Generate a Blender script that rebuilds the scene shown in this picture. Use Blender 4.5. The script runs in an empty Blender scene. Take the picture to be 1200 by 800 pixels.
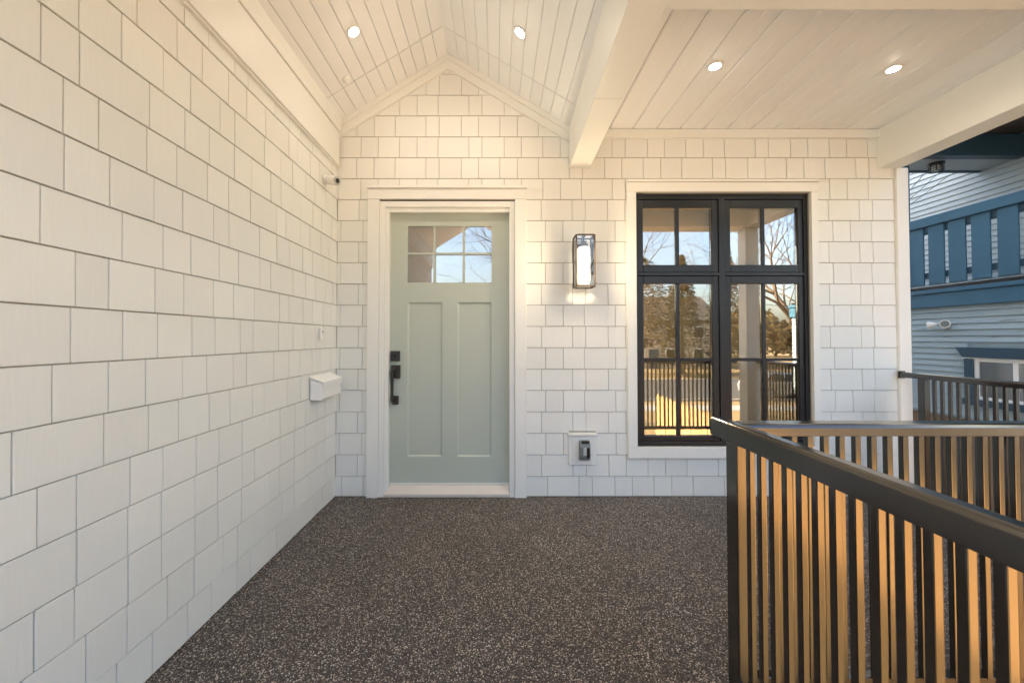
import bpy, bmesh, math, random
from mathutils import Vector, Matrix
random.seed(7)
sc = bpy.context.scene
R = math.radians

# ------------------------------------------------------------------ camera
cam_d = bpy.data.cameras.new('camera')
cam = bpy.data.objects.new('camera', cam_d)
sc.collection.objects.link(cam)
sc.camera = cam
cam.location = (0, 0, 1.3273)
cam.rotation_euler = (R(91.1), 0, 0)
cam_d.sensor_fit = 'HORIZONTAL'
cam_d.sensor_width = 36
cam_d.lens = 36 * 472 / 1200
cam_d.shift_x = 18 / 1200
cam_d.shift_y = -13 / 1200
cam_d.clip_start = 0.02
cam_d.clip_end = 3000

# ------------------------------------------------------------------ light
SUN_V = Vector((0.985, 0.05, -0.50)).normalized()       # direction the light travels
to_sun = -SUN_V
w = bpy.data.worlds.new('World')
sc.world = w
w.use_nodes = True
nt = w.node_tree
for n in list(nt.nodes):
    nt.nodes.remove(n)
sky = nt.nodes.new('ShaderNodeTexSky')
sky.sky_type = 'NISHITA'
sky.sun_disc = False
sky.sun_elevation = math.asin(to_sun.z)
sky.sun_rotation = math.atan2(to_sun.x, to_sun.y)
sky.air_density = 1.0
sky.dust_density = 4.5
sky.ozone_density = 0.9
bg = nt.nodes.new('ShaderNodeBackground')
bg.inputs['Strength'].default_value = 0.15
wo = nt.nodes.new('ShaderNodeOutputWorld')
nt.links.new(sky.outputs[0], bg.inputs[0])
nt.links.new(bg.outputs[0], wo.inputs[0])

sd = bpy.data.lights.new('sun', 'SUN')
sd.energy = 5.0
sd.angle = R(0.5)
sd.color = (1.0, 0.81, 0.57)
so = bpy.data.objects.new('sun', sd)
sc.collection.objects.link(so)
so.rotation_euler = SUN_V.to_track_quat('-Z', 'Y').to_euler()
so.location = (-30, 0, 20)

sc.view_settings.view_transform = 'Standard'
sc.view_settings.look = 'None'
sc.view_settings.gamma = 1.0
sc.view_settings.exposure = 2.72
DOWNLIGHT_W = 2.6
LANTERN_W = 3.4

sc.render.engine = 'CYCLES'
sc.cycles.use_denoising = True
try:
    sc.cycles.denoiser = 'OPENIMAGEDENOISE'
    sc.cycles.denoising_prefilter = 'ACCURATE'
except Exception:
    pass
sc.cycles.max_bounces = 12
sc.cycles.diffuse_bounces = 9
sc.cycles.glossy_bounces = 4
sc.cycles.transparent_max_bounces = 12
sc.cycles.caustics_reflective = False
sc.cycles.caustics_refractive = False
sc.cycles.sample_clamp_indirect = 6.0

# ------------------------------------------------------------------ helpers
C = sc.collection


def tag(o, label=None, cat=None, group=None, kind=None):
    if label: o['label'] = label
    if cat: o['category'] = cat
    if group: o['group'] = group
    if kind: o['kind'] = kind
    return o


def thing(name, label, cat, loc=(0, 0, 0), group=None):
    o = bpy.data.objects.new(name, None)
    o.empty_display_size = 0.05
    o.location = loc
    C.objects.link(o)
    return tag(o, label, cat, group)


class MB:
    """collects simple solids and links them as one mesh object"""
    def __init__(s):
        s.v = []; s.f = []

    def add(s, vs, fs):
        b = len(s.v)
        s.v += [tuple(v) for v in vs]
        s.f += [tuple(i + b for i in f) for f in fs]
        return s

    def box(s, x0, x1, y0, y1, z0, z1):
        if x0 > x1: x0, x1 = x1, x0
        if y0 > y1: y0, y1 = y1, y0
        if z0 > z1: z0, z1 = z1, z0
        return s.add([(x0, y0, z0), (x1, y0, z0), (x1, y1, z0), (x0, y1, z0),
                      (x0, y0, z1), (x1, y0, z1), (x1, y1, z1), (x0, y1, z1)],
                     [(0, 3, 2, 1), (4, 5, 6, 7), (0, 1, 5, 4), (1, 2, 6, 5), (2, 3, 7, 6), (3, 0, 4, 7)])

    def prism(s, poly, a, b, fn):
        """poly: list of 2D points; fn(p, q, t) -> 3D point at t=a and t=b"""
        n = len(poly)
        vs = [fn(p, q, a) for p, q in poly] + [fn(p, q, b) for p, q in poly]
        fs = [tuple(range(n)), tuple(range(2 * n - 1, n - 1, -1))]
        for i in range(n):
            j = (i + 1) % n
            fs.append((i, i + n, j + n, j))
        return s.add(vs, fs)

    def tube(s, p0, p1, r0, r1=None, n=8, cap=True):
        r1 = r0 if r1 is None else r1
        p0 = Vector(p0); p1 = Vector(p1)
        d = (p1 - p0).normalized()
        u = d.orthogonal().normalized(); v = d.cross(u)
        vs = []
        for p, r in ((p0, r0), (p1, r1)):
            for k in range(n):
                t = 2 * math.pi * k / n
                vs.append(p + (u * math.cos(t) + v * math.sin(t)) * r)
        fs = [(k, (k + 1) % n, n + (k + 1) % n, n + k) for k in range(n)]
        if cap:
            fs += [tuple(range(n - 1, -1, -1)), tuple(range(n, 2 * n))]
        return s.add(vs, fs)

    def path(s, pts, r, n=6):
        for a, b in zip(pts, pts[1:]):
            s.tube(a, b, r, r, n)
        return s

    def lathe(s, prof, n=24, org=(0, 0, 0), axis=(0, 0, 1)):
        """prof: list of (radius, height) along axis"""
        ax = Vector(axis).normalized(); u = ax.orthogonal().normalized(); v = ax.cross(u)
        o = Vector(org); vs = []; fs = []
        for r, h in prof:
            for k in range(n):
                t = 2 * math.pi * k / n
                vs.append(o + ax * h + (u * math.cos(t) + v * math.sin(t)) * r)
        m = len(prof)
        for i in range(m - 1):
            for k in range(n):
                fs.append((i * n + k, i * n + (k + 1) % n, (i + 1) * n + (k + 1) % n, (i + 1) * n + k))
        fs.append(tuple(range(n - 1, -1, -1)))
        fs.append(tuple(range((m - 1) * n, m * n)))
        return s.add(vs, fs)

    def mesh(s, name, mat, bevel=0, segs=1, smooth=False):
        me = bpy.data.meshes.new(name)
        me.from_pydata(s.v, [], s.f)
        bm = bmesh.new(); bm.from_mesh(me)
        bmesh.ops.recalc_face_normals(bm, faces=bm.faces)
        if bevel:
            bmesh.ops.bevel(bm, geom=list(bm.edges), offset=bevel, segments=segs, profile=0.7,
                            affect='EDGES', clamp_overlap=True)
        if smooth:
            for f in bm.faces: f.smooth = len(f.verts) <= 4
        bm.to_mesh(me); bm.free()
        me.materials.append(mat)
        return me

    def build(s, name, mat, parent=None, bevel=0, segs=1, smooth=False, loc=None):
        me = s.mesh(name, mat, bevel, segs, smooth)
        return link(name, me, parent, loc)


def link(name, me, parent=None, loc=None):
    """loc and vertices are in world space for parts; parents never rotate"""
    o = bpy.data.objects.new(name, me)
    C.objects.link(o)
    off = Vector((0, 0, 0))
    if parent is not None:
        o.parent = parent
        p = parent
        while p is not None:
            off += Vector(p.location); p = p.parent
    o.location = (Vector(loc) if loc is not None else Vector((0, 0, 0))) - off
    return o


# ------------------------------------------------------------------ materials
def mat(name):
    m = bpy.data.materials.new(name); m.use_nodes = True
    n = m.node_tree.nodes; l = m.node_tree.links
    return m, n, l, n['Principled BSDF']


def simple(name, col, rough=0.5, metal=0.0, ior=1.5, grain=0.0, gscale=(60, 60, 60), vary=0.0, bump=0.0,
           mottle=0.0, mscale=3.0, coat=0.0):
    m, n, l, b = mat(name)
    b.inputs['Roughness'].default_value = rough
    b.inputs['Metallic'].default_value = metal
    b.inputs['IOR'].default_value = ior
    if coat:
        b.inputs['Coat Weight'].default_value = coat
        b.inputs['Coat Roughness'].default_value = 0.12
    geo = n.new('ShaderNodeNewGeometry')
    mp = n.new('ShaderNodeMapping'); mp.inputs['Scale'].default_value = gscale
    l.new(geo.outputs['Position'], mp.inputs['Vector'])
    nz = n.new('ShaderNodeTexNoise'); nz.inputs['Scale'].default_value = 1.0
    nz.inputs['Detail'].default_value = 5.0
    l.new(mp.outputs[0], nz.inputs['Vector'])
    nz2 = n.new('ShaderNodeTexNoise'); nz2.inputs['Scale'].default_value = mscale
    nz2.inputs['Detail'].default_value = 4.0
    l.new(geo.outputs['Position'], nz2.inputs['Vector'])
    oi = n.new('ShaderNodeObjectInfo')

    def madd(src, k):
        a = n.new('ShaderNodeMath'); a.operation = 'SUBTRACT'; a.inputs[1].default_value = 0.5
        l.new(src, a.inputs[0])
        c = n.new('ShaderNodeMath'); c.operation = 'MULTIPLY'; c.inputs[1].default_value = k
        l.new(a.outputs[0], c.inputs[0])
        return c.outputs[0]
    s1 = madd(nz.outputs[0], grain); s2 = madd(nz2.outputs[0], mottle); s3 = madd(oi.outputs['Random'], vary)
    a = n.new('ShaderNodeMath'); l.new(s1, a.inputs[0]); l.new(s2, a.inputs[1])
    c = n.new('ShaderNodeMath'); l.new(a.outputs[0], c.inputs[0]); l.new(s3, c.inputs[1])
    d = n.new('ShaderNodeMath'); d.inputs[1].default_value = 1.0; l.new(c.outputs[0], d.inputs[0])
    mx = n.new('ShaderNodeVectorMath'); mx.operation = 'SCALE'
    mx.inputs[0].default_value = col
    l.new(d.outputs[0], mx.inputs['Scale'])
    l.new(mx.outputs[0], b.inputs['Base Color'])
    if bump:
        bp = n.new('ShaderNodeBump'); bp.inputs['Strength'].default_value = bump
        bp.inputs['Distance'].default_value = 0.002
        l.new(nz.outputs[0], bp.inputs['Height']); l.new(bp.outputs[0], b.inputs['Normal'])
    return m


M = {}
M['shingle'] = simple('white shingle paint', (0.755, 0.762, 0.735), 0.55, grain=0.06, gscale=(110, 110, 7), vary=0.06,
                      bump=0.5, mottle=0.05, mscale=2.0)
M['backing'] = simple('joint shade backing', (0.42, 0.39, 0.345), 0.8)  # darker than the boards: shade in the joints put into the colour
M['trim'] = simple('white trim paint', (0.775, 0.778, 0.75), 0.45, grain=0.02, gscale=(40, 40, 6), bump=0.08, mottle=0.04)
M['board'] = simple('white soffit board', (0.80, 0.81, 0.825), 0.5, grain=0.03, gscale=(90, 5, 90), vary=0.035, bump=0.2, mottle=0.03)
M['door'] = simple('sage door paint', (0.45, 0.495, 0.44), 0.42, grain=0.015, gscale=(60, 60, 5), bump=0.06, mottle=0.05, mscale=1.5)
M['sill'] = simple('threshold', (0.62, 0.57, 0.52), 0.4, grain=0.06, gscale=(6, 60, 60), mottle=0.08)
M['black_frame'] = simple('black window frame', (0.010, 0.013, 0.018), 0.36, ior=1.5, grain=0.1, gscale=(40, 40, 40), mottle=0.15)
M['black_metal'] = simple('black hardware', (0.02, 0.019, 0.018), 0.35, ior=1.5)
M['rail'] = simple('dark bronze railing paint', (0.016, 0.012, 0.009), 0.15, ior=1.85, grain=0.15, gscale=(30, 30, 30), mottle=0.2, bump=0.03)
M['white_plastic'] = simple('white plastic', (0.82, 0.82, 0.81), 0.35)
M['grey_plastic'] = simple('grey plastic', (0.16, 0.18, 0.18), 0.4)
M['grey_light'] = simple('pale grey plastic', (0.45, 0.47, 0.47), 0.4)
M['dark'] = simple('black plastic', (0.015, 0.015, 0.016), 0.25)
M['bronze'] = simple('lantern bronze', (0.05, 0.036, 0.026), 0.35, metal=0.6)
M['room'] = simple('room paint', (0.52, 0.40, 0.24), 0.8)
M['room_floor'] = simple('room floor', (0.25, 0.16, 0.08), 0.5, grain=0.3, gscale=(12, 1.5, 12))
M['shade'] = simple('beige shade cloth', (0.82, 0.60, 0.30), 0.8, grain=0.1, gscale=(300, 300, 300), mottle=0.1)
M['roofing'] = simple('roof shingles', (0.06, 0.055, 0.05), 0.9, grain=0.4, gscale=(20, 20, 20))
M['blue'] = simple('blue house paint', (0.034, 0.115, 0.19), 0.5, grain=0.12, gscale=(20, 5, 20), mottle=0.2, vary=0.08)
M['blue_dark'] = simple('dark blue house paint', (0.024, 0.062, 0.10), 0.5, grain=0.12, mottle=0.2)
M['neigh_dark'] = simple('weathered porch boards', (0.09, 0.07, 0.055), 0.7, grain=0.6, gscale=(3, 30, 30), mottle=0.4)
M['found'] = simple('brown foundation', (0.24, 0.16, 0.10), 0.8, grain=0.4, gscale=(9, 9, 9), mottle=0.3)
M['curtain'] = simple('curtain', (0.6, 0.6, 0.58), 0.8, grain=0.3, gscale=(2, 60, 2))
M['steel'] = simple('galvanised steel', (0.45, 0.46, 0.47), 0.35, metal=0.5)
M['cable'] = simple('cable', (0.03, 0.035, 0.045), 0.5)


def siding_mat(name, col, wear):
    m, n, l, b = mat(name)
    b.inputs['Roughness'].default_value = 0.6
    geo = n.new('ShaderNodeNewGeometry')
    mp = n.new('ShaderNodeMapping'); mp.inputs['Scale'].default_value = (8, 1.6, 26)
    l.new(geo.outputs['Position'], mp.inputs['Vector'])
    nz = n.new('ShaderNodeTexNoise'); nz.inputs['Scale'].default_value = 1.3
    nz.inputs['Detail'].default_value = 8; nz.inputs['Roughness'].default_value = 0.65
    l.new(mp.outputs[0], nz.inputs['Vector'])
    r = n.new('ShaderNodeValToRGB')
    r.color_ramp.elements[0].position = 0.60 if wear else 0.9
    r.color_ramp.elements[0].color = (*col, 1)
    r.color_ramp.elements[1].position = 0.68 if wear else 1.0
    r.color_ramp.elements[1].color = (0.13, 0.14, 0.15, 1)
    l.new(nz.outputs[0], r.inputs[0])
    oi = n.new('ShaderNodeObjectInfo')
    mm = n.new('ShaderNodeMapRange'); mm.inputs[3].default_value = 0.92; mm.inputs[4].default_value = 1.06
    l.new(oi.outputs['Random'], mm.inputs[0])
    vm = n.new('ShaderNodeVectorMath'); vm.operation = 'SCALE'
    l.new(r.outputs[0], vm.inputs[0]); l.new(mm.outputs[0], vm.inputs['Scale'])
    l.new(vm.outputs[0], b.inputs['Base Color'])
    return m


M['siding_worn'] = siding_mat('worn pale blue siding', (0.33, 0.41, 0.455), True)
M['siding'] = siding_mat('pale siding', (0.36, 0.43, 0.47), False)


def aggregate():
    m, n, l, b = mat('speckled rubber paving')
    geo = n.new('ShaderNodeNewGeometry')
    v = n.new('ShaderNodeTexVoronoi'); v.inputs['Scale'].default_value = 270
    v2 = n.new('ShaderNodeTexVoronoi'); v2.inputs['Scale'].default_value = 165
    nz = n.new('ShaderNodeTexNoise'); nz.inputs['Scale'].default_value = 2.2; nz.inputs['Detail'].default_value = 6
    for t in (v, v2, nz):
        l.new(geo.outputs['Position'], t.inputs['Vector'])
    sp = n.new('ShaderNodeSeparateColor'); l.new(v.outputs['Color'], sp.inputs[0])
    r = n.new('ShaderNodeValToRGB'); cr = r.color_ramp
    cr.interpolation = 'CONSTANT'
    cr.elements[0].position = 0; cr.elements[0].color = (0.014, 0.011, 0.010, 1)
    cr.elements[1].position = 0.28; cr.elements[1].color = (0.031, 0.026, 0.0225, 1)
    for p, c in ((0.52, (0.053, 0.045, 0.039)), (0.72, (0.086, 0.073, 0.063)), (0.84, (0.15, 0.135, 0.112)),
                 (0.93, (0.33, 0.28, 0.25)), (0.975, (0.55, 0.51, 0.47))):
        e = cr.elements.new(p); e.color = (*c, 1)
    l.new(sp.outputs[0], r.inputs[0])
    sp2 = n.new('ShaderNodeSeparateColor'); l.new(v2.outputs['Color'], sp2.inputs[0])
    r2 = n.new('ShaderNodeValToRGB'); c2 = r2.color_ramp; c2.interpolation = 'CONSTANT'
    c2.elements[0].position = 0; c2.elements[0].color = (0, 0, 0, 1)
    c2.elements[1].position = 0.95; c2.elements[1].color = (1, 1, 1, 1)
    l.new(sp2.outputs[1], r2.inputs[0])
    mx = n.new('ShaderNodeMix'); mx.data_type = 'RGBA'
    l.new(r2.outputs[0], mx.inputs[0]); l.new(r.outputs[0], mx.inputs[6]); mx.inputs[7].default_value = (0.30, 0.25, 0.21, 1)
    mr = n.new('ShaderNodeMapRange'); mr.inputs[3].default_value = 1.1; mr.inputs[4].default_value = 2.1
    l.new(nz.outputs[0], mr.inputs[0])
    vm = n.new('ShaderNodeVectorMath'); vm.operation = 'SCALE'
    l.new(mx.outputs[2], vm.inputs[0]); l.new(mr.outputs[0], vm.inputs['Scale'])
    l.new(vm.outputs[0], b.inputs['Base Color'])
    b.inputs['Roughness'].default_value = 0.62
    b.inputs['IOR'].default_value = 1.45
    bp = n.new('ShaderNodeBump'); bp.inputs['Strength'].default_value = 0.9; bp.inputs['Distance'].default_value = 0.004
    l.new(v.outputs['Distance'], bp.inputs['Height']); bp.invert = True
    l.new(bp.outputs[0], b.inputs['Normal'])
    return m


M['aggregate'] = aggregate()


def glass(name, k, tint):
    m, n, l, b = mat(name)
    n.remove(b)
    out = n['Material Output']
    fr = n.new('ShaderNodeFresnel'); fr.inputs[0].default_value = 1.5
    mu = n.new('ShaderNodeMath'); mu.operation = 'MULTIPLY'; mu.inputs[1].default_value = k; mu.use_clamp = True
    l.new(fr.outputs[0], mu.inputs[0])
    tr = n.new('ShaderNodeBsdfTransparent'); tr.inputs[0].default_value = (*tint, 1)
    gl = n.new('ShaderNodeBsdfGlossy'); gl.inputs['Roughness'].default_value = 0.0
    gl.inputs[0].default_value = (1, 1, 1, 1)
    mx = n.new('ShaderNodeMixShader')
    l.new(mu.outputs[0], mx.inputs[0]); l.new(tr.outputs[0], mx.inputs[1]); l.new(gl.outputs[0], mx.inputs[2])
    l.new(mx.outputs[0], out.inputs[0])
    return m


M['glass'] = glass('window glass', 5.5, (0.95, 0.93, 0.88))
M['clear_glass'] = glass('lantern glass', 1.5, (0.96, 0.96, 0.95))


def emit(name, col, s):
    m, n, l, b = mat(name)
    b.inputs['Base Color'].default_value = (0.8, 0.8, 0.8, 1)
    b.inputs['Emission Color'].default_value = (*col, 1)
    b.inputs['Emission Strength'].default_value = s
    return m


M['lamp'] = emit('lit lamp lens', (1.0, 0.86, 0.66), 30.0)
M['bulb'] = emit('lit lantern tube', (1.0, 0.86, 0.66), 0.42)
M['headlamp'] = simple('headlamp lens', (0.7, 0.7, 0.7), 0.1)


def ground_mat(name, c1, c2, scale, rough=0.9):
    m, n, l, b = mat(name)
    geo = n.new('ShaderNodeNewGeometry')
    nz = n.new('ShaderNodeTexNoise'); nz.inputs['Scale'].default_value = scale; nz.inputs['Detail'].default_value = 10
    l.new(geo.outputs['Position'], nz.inputs['Vector'])
    r = n.new('ShaderNodeValToRGB')
    r.color_ramp.elements[0].position = 0.3; r.color_ramp.elements[0].color = (*c1, 1)
    r.color_ramp.elements[1].position = 0.7; r.color_ramp.elements[1].color = (*c2, 1)
    l.new(nz.outputs[0], r.inputs[0]); l.new(r.outputs[0], b.inputs['Base Color'])
    b.inputs['Roughness'].default_value = rough
    bp = n.new('ShaderNodeBump'); bp.inputs['Strength'].default_value = 0.6; bp.inputs['Distance'].default_value = 0.03
    l.new(nz.outputs[0], bp.inputs['Height']); l.new(bp.outputs[0], b.inputs['Normal'])
    return m


M['lawn'] = ground_mat('dry winter lawn', (0.19, 0.13, 0.05), (0.35, 0.24, 0.105), 9)
M['asphalt'] = ground_mat('asphalt', (0.045, 0.045, 0.047), (0.065, 0.063, 0.062), 20)
M['concrete'] = ground_mat('concrete', (0.30, 0.29, 0.27), (0.38, 0.37, 0.35), 12)
M['bounce_concrete'] = ground_mat('pale bounce concrete', (0.46, 0.45, 0.43), (0.56, 0.55, 0.53), 5)  # pale tone for the slab that bounces light to the ceiling
M['fence'] = simple('cedar fence boards', (0.52, 0.30, 0.12), 0.7, grain=0.5, gscale=(20, 20, 2), vary=0.3, mottle=0.2)
M['bark'] = simple('bark', (0.10, 0.075, 0.055), 0.9, grain=0.6, gscale=(14, 14, 4))
M['leaf'] = simple('conifer needles', (0.10, 0.088, 0.028), 0.7, grain=0.5, gscale=(6, 6, 6), mottle=0.5)
M['brown_leaf'] = simple('dry brown leaves', (0.12, 0.085, 0.035), 0.8, grain=0.6, gscale=(4, 4, 4), mottle=0.5, mscale=1.0)
M['far_wall'] = simple('cream house wall', (0.55, 0.48, 0.38), 0.7)
M['car_paint'] = simple('silver car paint', (0.50, 0.51, 0.53), 0.25, metal=0.6, coat=0.8)
M['tyre'] = simple('tyre', (0.02, 0.02, 0.02), 0.8)

# ------------------------------------------------------------------ numbers shared by the house
YW = 3.408           # face of the front wall behind its shingles
XL = -1.362          # face of the side wall behind its shingles
EXPO = 0.1793        # shingle exposure
Z0 = 0.172           # first course line
CEIL = 3.097
BEAM_Z = 2.768
IN = 0.0254
PAT = [x * 1.2192 / 169.0 for x in (36.4, 15.5, 26.2, 20.3, 25.2, 20.6, 24.8)]   # one 4 ft shingle panel


def course(start, lo, hi, rev=False, jit=0.0):
    pat = list(reversed(PAT)) if rev else PAT
    per = sum(pat)
    s = start
    while s > lo: s -= per
    out = []
    i = 0
    while s < hi:
        wd = pat[i % 7]
        out.append((s, s + wd)); s += wd; i += 1
    return out


def clip(poly, a, b, c):
    """keep a*s + b*z <= c"""
    out = []
    for i in range(len(poly)):
        p, q = poly[i], poly[(i + 1) % len(poly)]
        dp = a * p[0] + b * p[1] - c; dq = a * q[0] + b * q[1] - c
        if dp <= 0: out.append(p)
        if (dp < 0 < dq) or (dq < 0 < dp):
            t = dp / (dp - dq)
            out.append((p[0] + (q[0] - p[0]) * t, p[1] + (q[1] - p[1]) * t))
    return out


def minus(rects, hole):
    hx0, hx1, hz0, hz1 = hole
    out = []
    for (x0, x1, z0, z1) in rects:
        if x1 <= hx0 or x0 >= hx1 or z1 <= hz0 or z0 >= hz1:
            out.append((x0, x1, z0, z1)); continue
        if z1 - z0 > 0 and z0 < hz0: out.append((x0, x1, z0, hz0))
        if z1 > hz1: out.append((x0, x1, hz1, z1))
        a, b = max(z0, hz0), min(z1, hz1)
        if x0 < hx0: out.append((x0, hx0, a, b))
        if x1 > hx1: out.append((hx1, x1, a, b))
    return [r for r in out if r[1] - r[0] > 0.008 and r[3] - r[2] > 0.012]


_cache = {}


def shingle(parent, poly, zb, place, mb=None):
    """poly in (s, z); zb the course's butt line; place(s, z, out) -> world"""
    s0 = sum(p[0] for p in poly) / len(poly); z0 = sum(p[1] for p in poly) / len(poly)
    dj = 0.0 if mb else random.uniform(0, 0.0025)

    def o(z): return 0.0088 - 0.0030 * (z - zb) / EXPO
    key = (place.__name__,) + tuple((round(p[0] - s0, 3), round(p[1] - z0, 3)) for p in poly) + (round(z0 - zb, 3),)
    org = Vector(place(s0, z0, dj))
    b0 = Vector(place(s0, z0, 0))
    if mb is not None or key not in _cache:
        n = len(poly)
        fr = [Vector(place(p[0], p[1], o(p[1]))) - b0 for p in poly]
        bk = [Vector(place(p[0], p[1], -0.004)) - b0 for p in poly]
        fs = [tuple(range(n)), tuple(range(2 * n - 1, n - 1, -1))] + [(i, i + n, (i + 1) % n + n, (i + 1) % n) for i in range(n)]
        if mb is not None:
            mb.add([v + b0 for v in fr + bk], fs); return
        t = MB().add(fr + bk, fs)
        _cache[key] = t.mesh('shingle', M['shingle'], bevel=0.0012)
    link('shingle', _cache[key], parent, org)


GAP = 0.0021

# ------------------------------------------------------------------ front wall
DOOR = (-1.087, 0.250, -0.01, 2.592)        # casing outline
WIN = (1.098, 2.711, 0.327, 2.648)
OUTLET = (0.602, 0.837, 0.270, 0.540)
AP_X, AP_Z = -0.413, 3.733                  # ceiling apex on the wall
SL, SR = 0.633, 0.606                       # slopes of the two ceilings
LX, BX = -1.348, 0.610                      # side wall corner, beam left face


def ceil_z(x):
    return AP_Z - SL * (AP_X - x) if x < AP_X else AP_Z - SR * (x - AP_X)


fw = thing('front_wall', 'white shingled house wall holding the green door and the black window', 'wall', (1.0, YW, 0))
b = MB()
OX0, OX1 = -0.960, 0.160      # door opening
WX0, WX1 = 1.170, 2.660
T0, T1 = YW, YW + 0.15
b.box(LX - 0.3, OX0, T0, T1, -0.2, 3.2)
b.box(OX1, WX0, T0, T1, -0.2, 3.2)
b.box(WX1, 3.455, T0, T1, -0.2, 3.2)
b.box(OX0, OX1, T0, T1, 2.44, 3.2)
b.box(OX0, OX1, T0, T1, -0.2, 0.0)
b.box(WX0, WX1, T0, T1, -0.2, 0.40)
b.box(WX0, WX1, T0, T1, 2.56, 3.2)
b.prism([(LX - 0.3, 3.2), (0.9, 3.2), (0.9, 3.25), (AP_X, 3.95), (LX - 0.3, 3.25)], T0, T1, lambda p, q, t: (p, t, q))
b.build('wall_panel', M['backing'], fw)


def on_front(s, z, out): return (s, YW - out, z)


RAKE = 0.096
XR = 3.378
for k in range(21):
    zb = 0.0 if k == 0 else Z0 + (k - 1) * EXPO
    zt = Z0 + k * EXPO
    ref = zt - EXPO
    if k == 0: st = 0.378 + 0.05
    elif k % 2 == 1: st = 0.378 if k <= 13 else 0.355
    else: st = 0.741 if k <= 13 else 0.720
    pieces = course(st, XL, XR)
    for (a, c) in pieces:
        a2 = max(a, XL + 0.004); c2 = min(c, XR)
        if c2 - a2 < 0.012: continue
        for (x0, x1, q0, q1) in minus(minus(minus([(a2 + GAP, c2 - GAP, zb + (0.007 if k == 0 else 0.001), zt - 0.0036)],
                                                   (DOOR[0] + .01, DOOR[1] - .01, DOOR[2], DOOR[3] + 0.005)),
                                            (WIN[0] + .01, WIN[1] - .01, WIN[2] + .01, WIN[3] + 0.005)),
                                      (OUTLET[0] + .004, OUTLET[1] - .004, OUTLET[2] + .004, OUTLET[3] + .01)):
            poly = [(x0, q0), (x1, q0), (x1, q1), (x0, q1)]
            if x0 >= BX:
                poly = clip(poly, 0, 1, CEIL - 0.03)
            elif q1 > 3.0:
                # under the rakes
                poly = clip(poly, -SL, 1, AP_Z - RAKE * 1.0 - SL * AP_X)
                poly = clip(poly, SR, 1, AP_Z - RAKE * 1.0 + SR * AP_X)
            if len(poly) < 3: continue
            area = abs(sum(poly[i][0] * poly[(i + 1) % len(poly)][1] - poly[(i + 1) % len(poly)][0] * poly[i][1] for i in range(len(poly)))) / 2
            if area < 0.0006: continue
            shingle(fw, poly, ref, on_front)

# rake boards
for sgn in (-1, 1):
    sl = SL if sgn < 0 else SR
    xe = LX + 0.004 if sgn < 0 else 0.618
    ze = AP_Z - sl * abs(xe - AP_X)
    dz = 0.118
    pts = [(AP_X, AP_Z - dz), (xe, ze - dz), (xe, ze + 0.01), (AP_X, AP_Z + 0.01)]
    MB().prism(pts, YW - 0.034, YW - 0.002, lambda p, q, t: (p, t, q)).build('rake_board', M['trim'], fw, bevel=0.002)
    pts = [(AP_X, AP_Z - 0.048), (xe, ze - 0.048), (xe, ze + 0.008), (AP_X, AP_Z + 0.008)]
    MB().prism(pts, YW - 0.046, YW - 0.0345, lambda p, q, t: (p, t, q)).build('ceiling_bead', M['trim'], fw, bevel=0.002)
MB().box(0.77, 3.262, YW - 0.034, YW - 0.002, 3.022, 3.094).build('frieze_board', M['trim'], fw, bevel=0.002)
MB().box(XR, 3.478, YW - 0.032, YW + 0.15, -0.2, BEAM_Z - 0.003).build('corner_board', M['trim'], fw, bevel=0.003)

# ------------------------------------------------------------------ side wall
sw = thing('side_wall', 'long white shingled wall running along the left of the porch', 'wall', (XL, 1.0, 0))
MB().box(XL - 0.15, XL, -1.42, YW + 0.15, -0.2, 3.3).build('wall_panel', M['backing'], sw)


def on_side(s, z, out): return (XL + out, s, z)


FRZ = 2.772
D_ = 3.396
starts = {0: (.6507, 1), 1: (.618, 1), 2: (.6262, 0), 3: (.66, 1), 4: (.6262, 0), 5: (.6838, 1), 6: (.6357, 1), 7: (.6507, 1),
          8: (.6537, 0), 9: (.70, 1), 10: (.59, 1), 11: (.64, 0), 12: (.73, 1), 13: (.60, 1), 14: (.68, 0), 15: (.63, 1)}
rest = MB()
for k in range(16):
    zb = 0.0 if k == 0 else Z0 + (k - 1) * EXPO
    zt = Z0 + k * EXPO
    st, rev = starts[k]
    st = st * D_ * (XL * -1) / 1.345
    if rev:   # st marks where the widest shingle starts, which ends the reversed panel
        st = st + PAT[0] - sum(PAT)
    for (a, c) in course(st, -1.42, YW - 0.006, bool(rev)):
        a2 = max(a, -1.42); c2 = min(c, YW - 0.006)
        if c2 - a2 < 0.012: continue
        q1 = min(zt - 0.0036, FRZ + 0.01)
        if q1 - zb < 0.02: continue
        zl = zb + (0.007 if k == 0 else 0.001)
        poly = [(a2 + GAP, zl), (c2 - GAP, zl), (c2 - GAP, q1), (a2 + GAP, q1)]
        if c2 < 0.85:
            shingle(sw, poly, zt - EXPO, on_side, rest)
        else:
            shingle(sw, poly, zt - EXPO, on_side)
r_ = rest.build('shingle', M['shingle'], sw)
r_['kind'] = 'stuff'
MB().box(XL, XL + 0.036, -1.42, YW - 0.036, FRZ + 0.006, 3.056).build('frieze_board', M['trim'], sw, bevel=0.002)
MB().box(XL, XL + 0.026, -1.42, YW - 0.036, FRZ - 0.008, FRZ + 0.005).build('frieze_lip', M['trim'], sw, bevel=0.002)
MB().prism([(XL, 3.059), (XL + 0.045, 3.059), (XL + 0.055, 3.10), (XL + 0.055, 3.30), (XL, 3.30)], -1.42, YW - 0.048,
           lambda p, q, t: (p, t, q)).build('crown_board', M['trim'], sw, bevel=0.002)

# ------------------------------------------------------------------ ceilings

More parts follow.
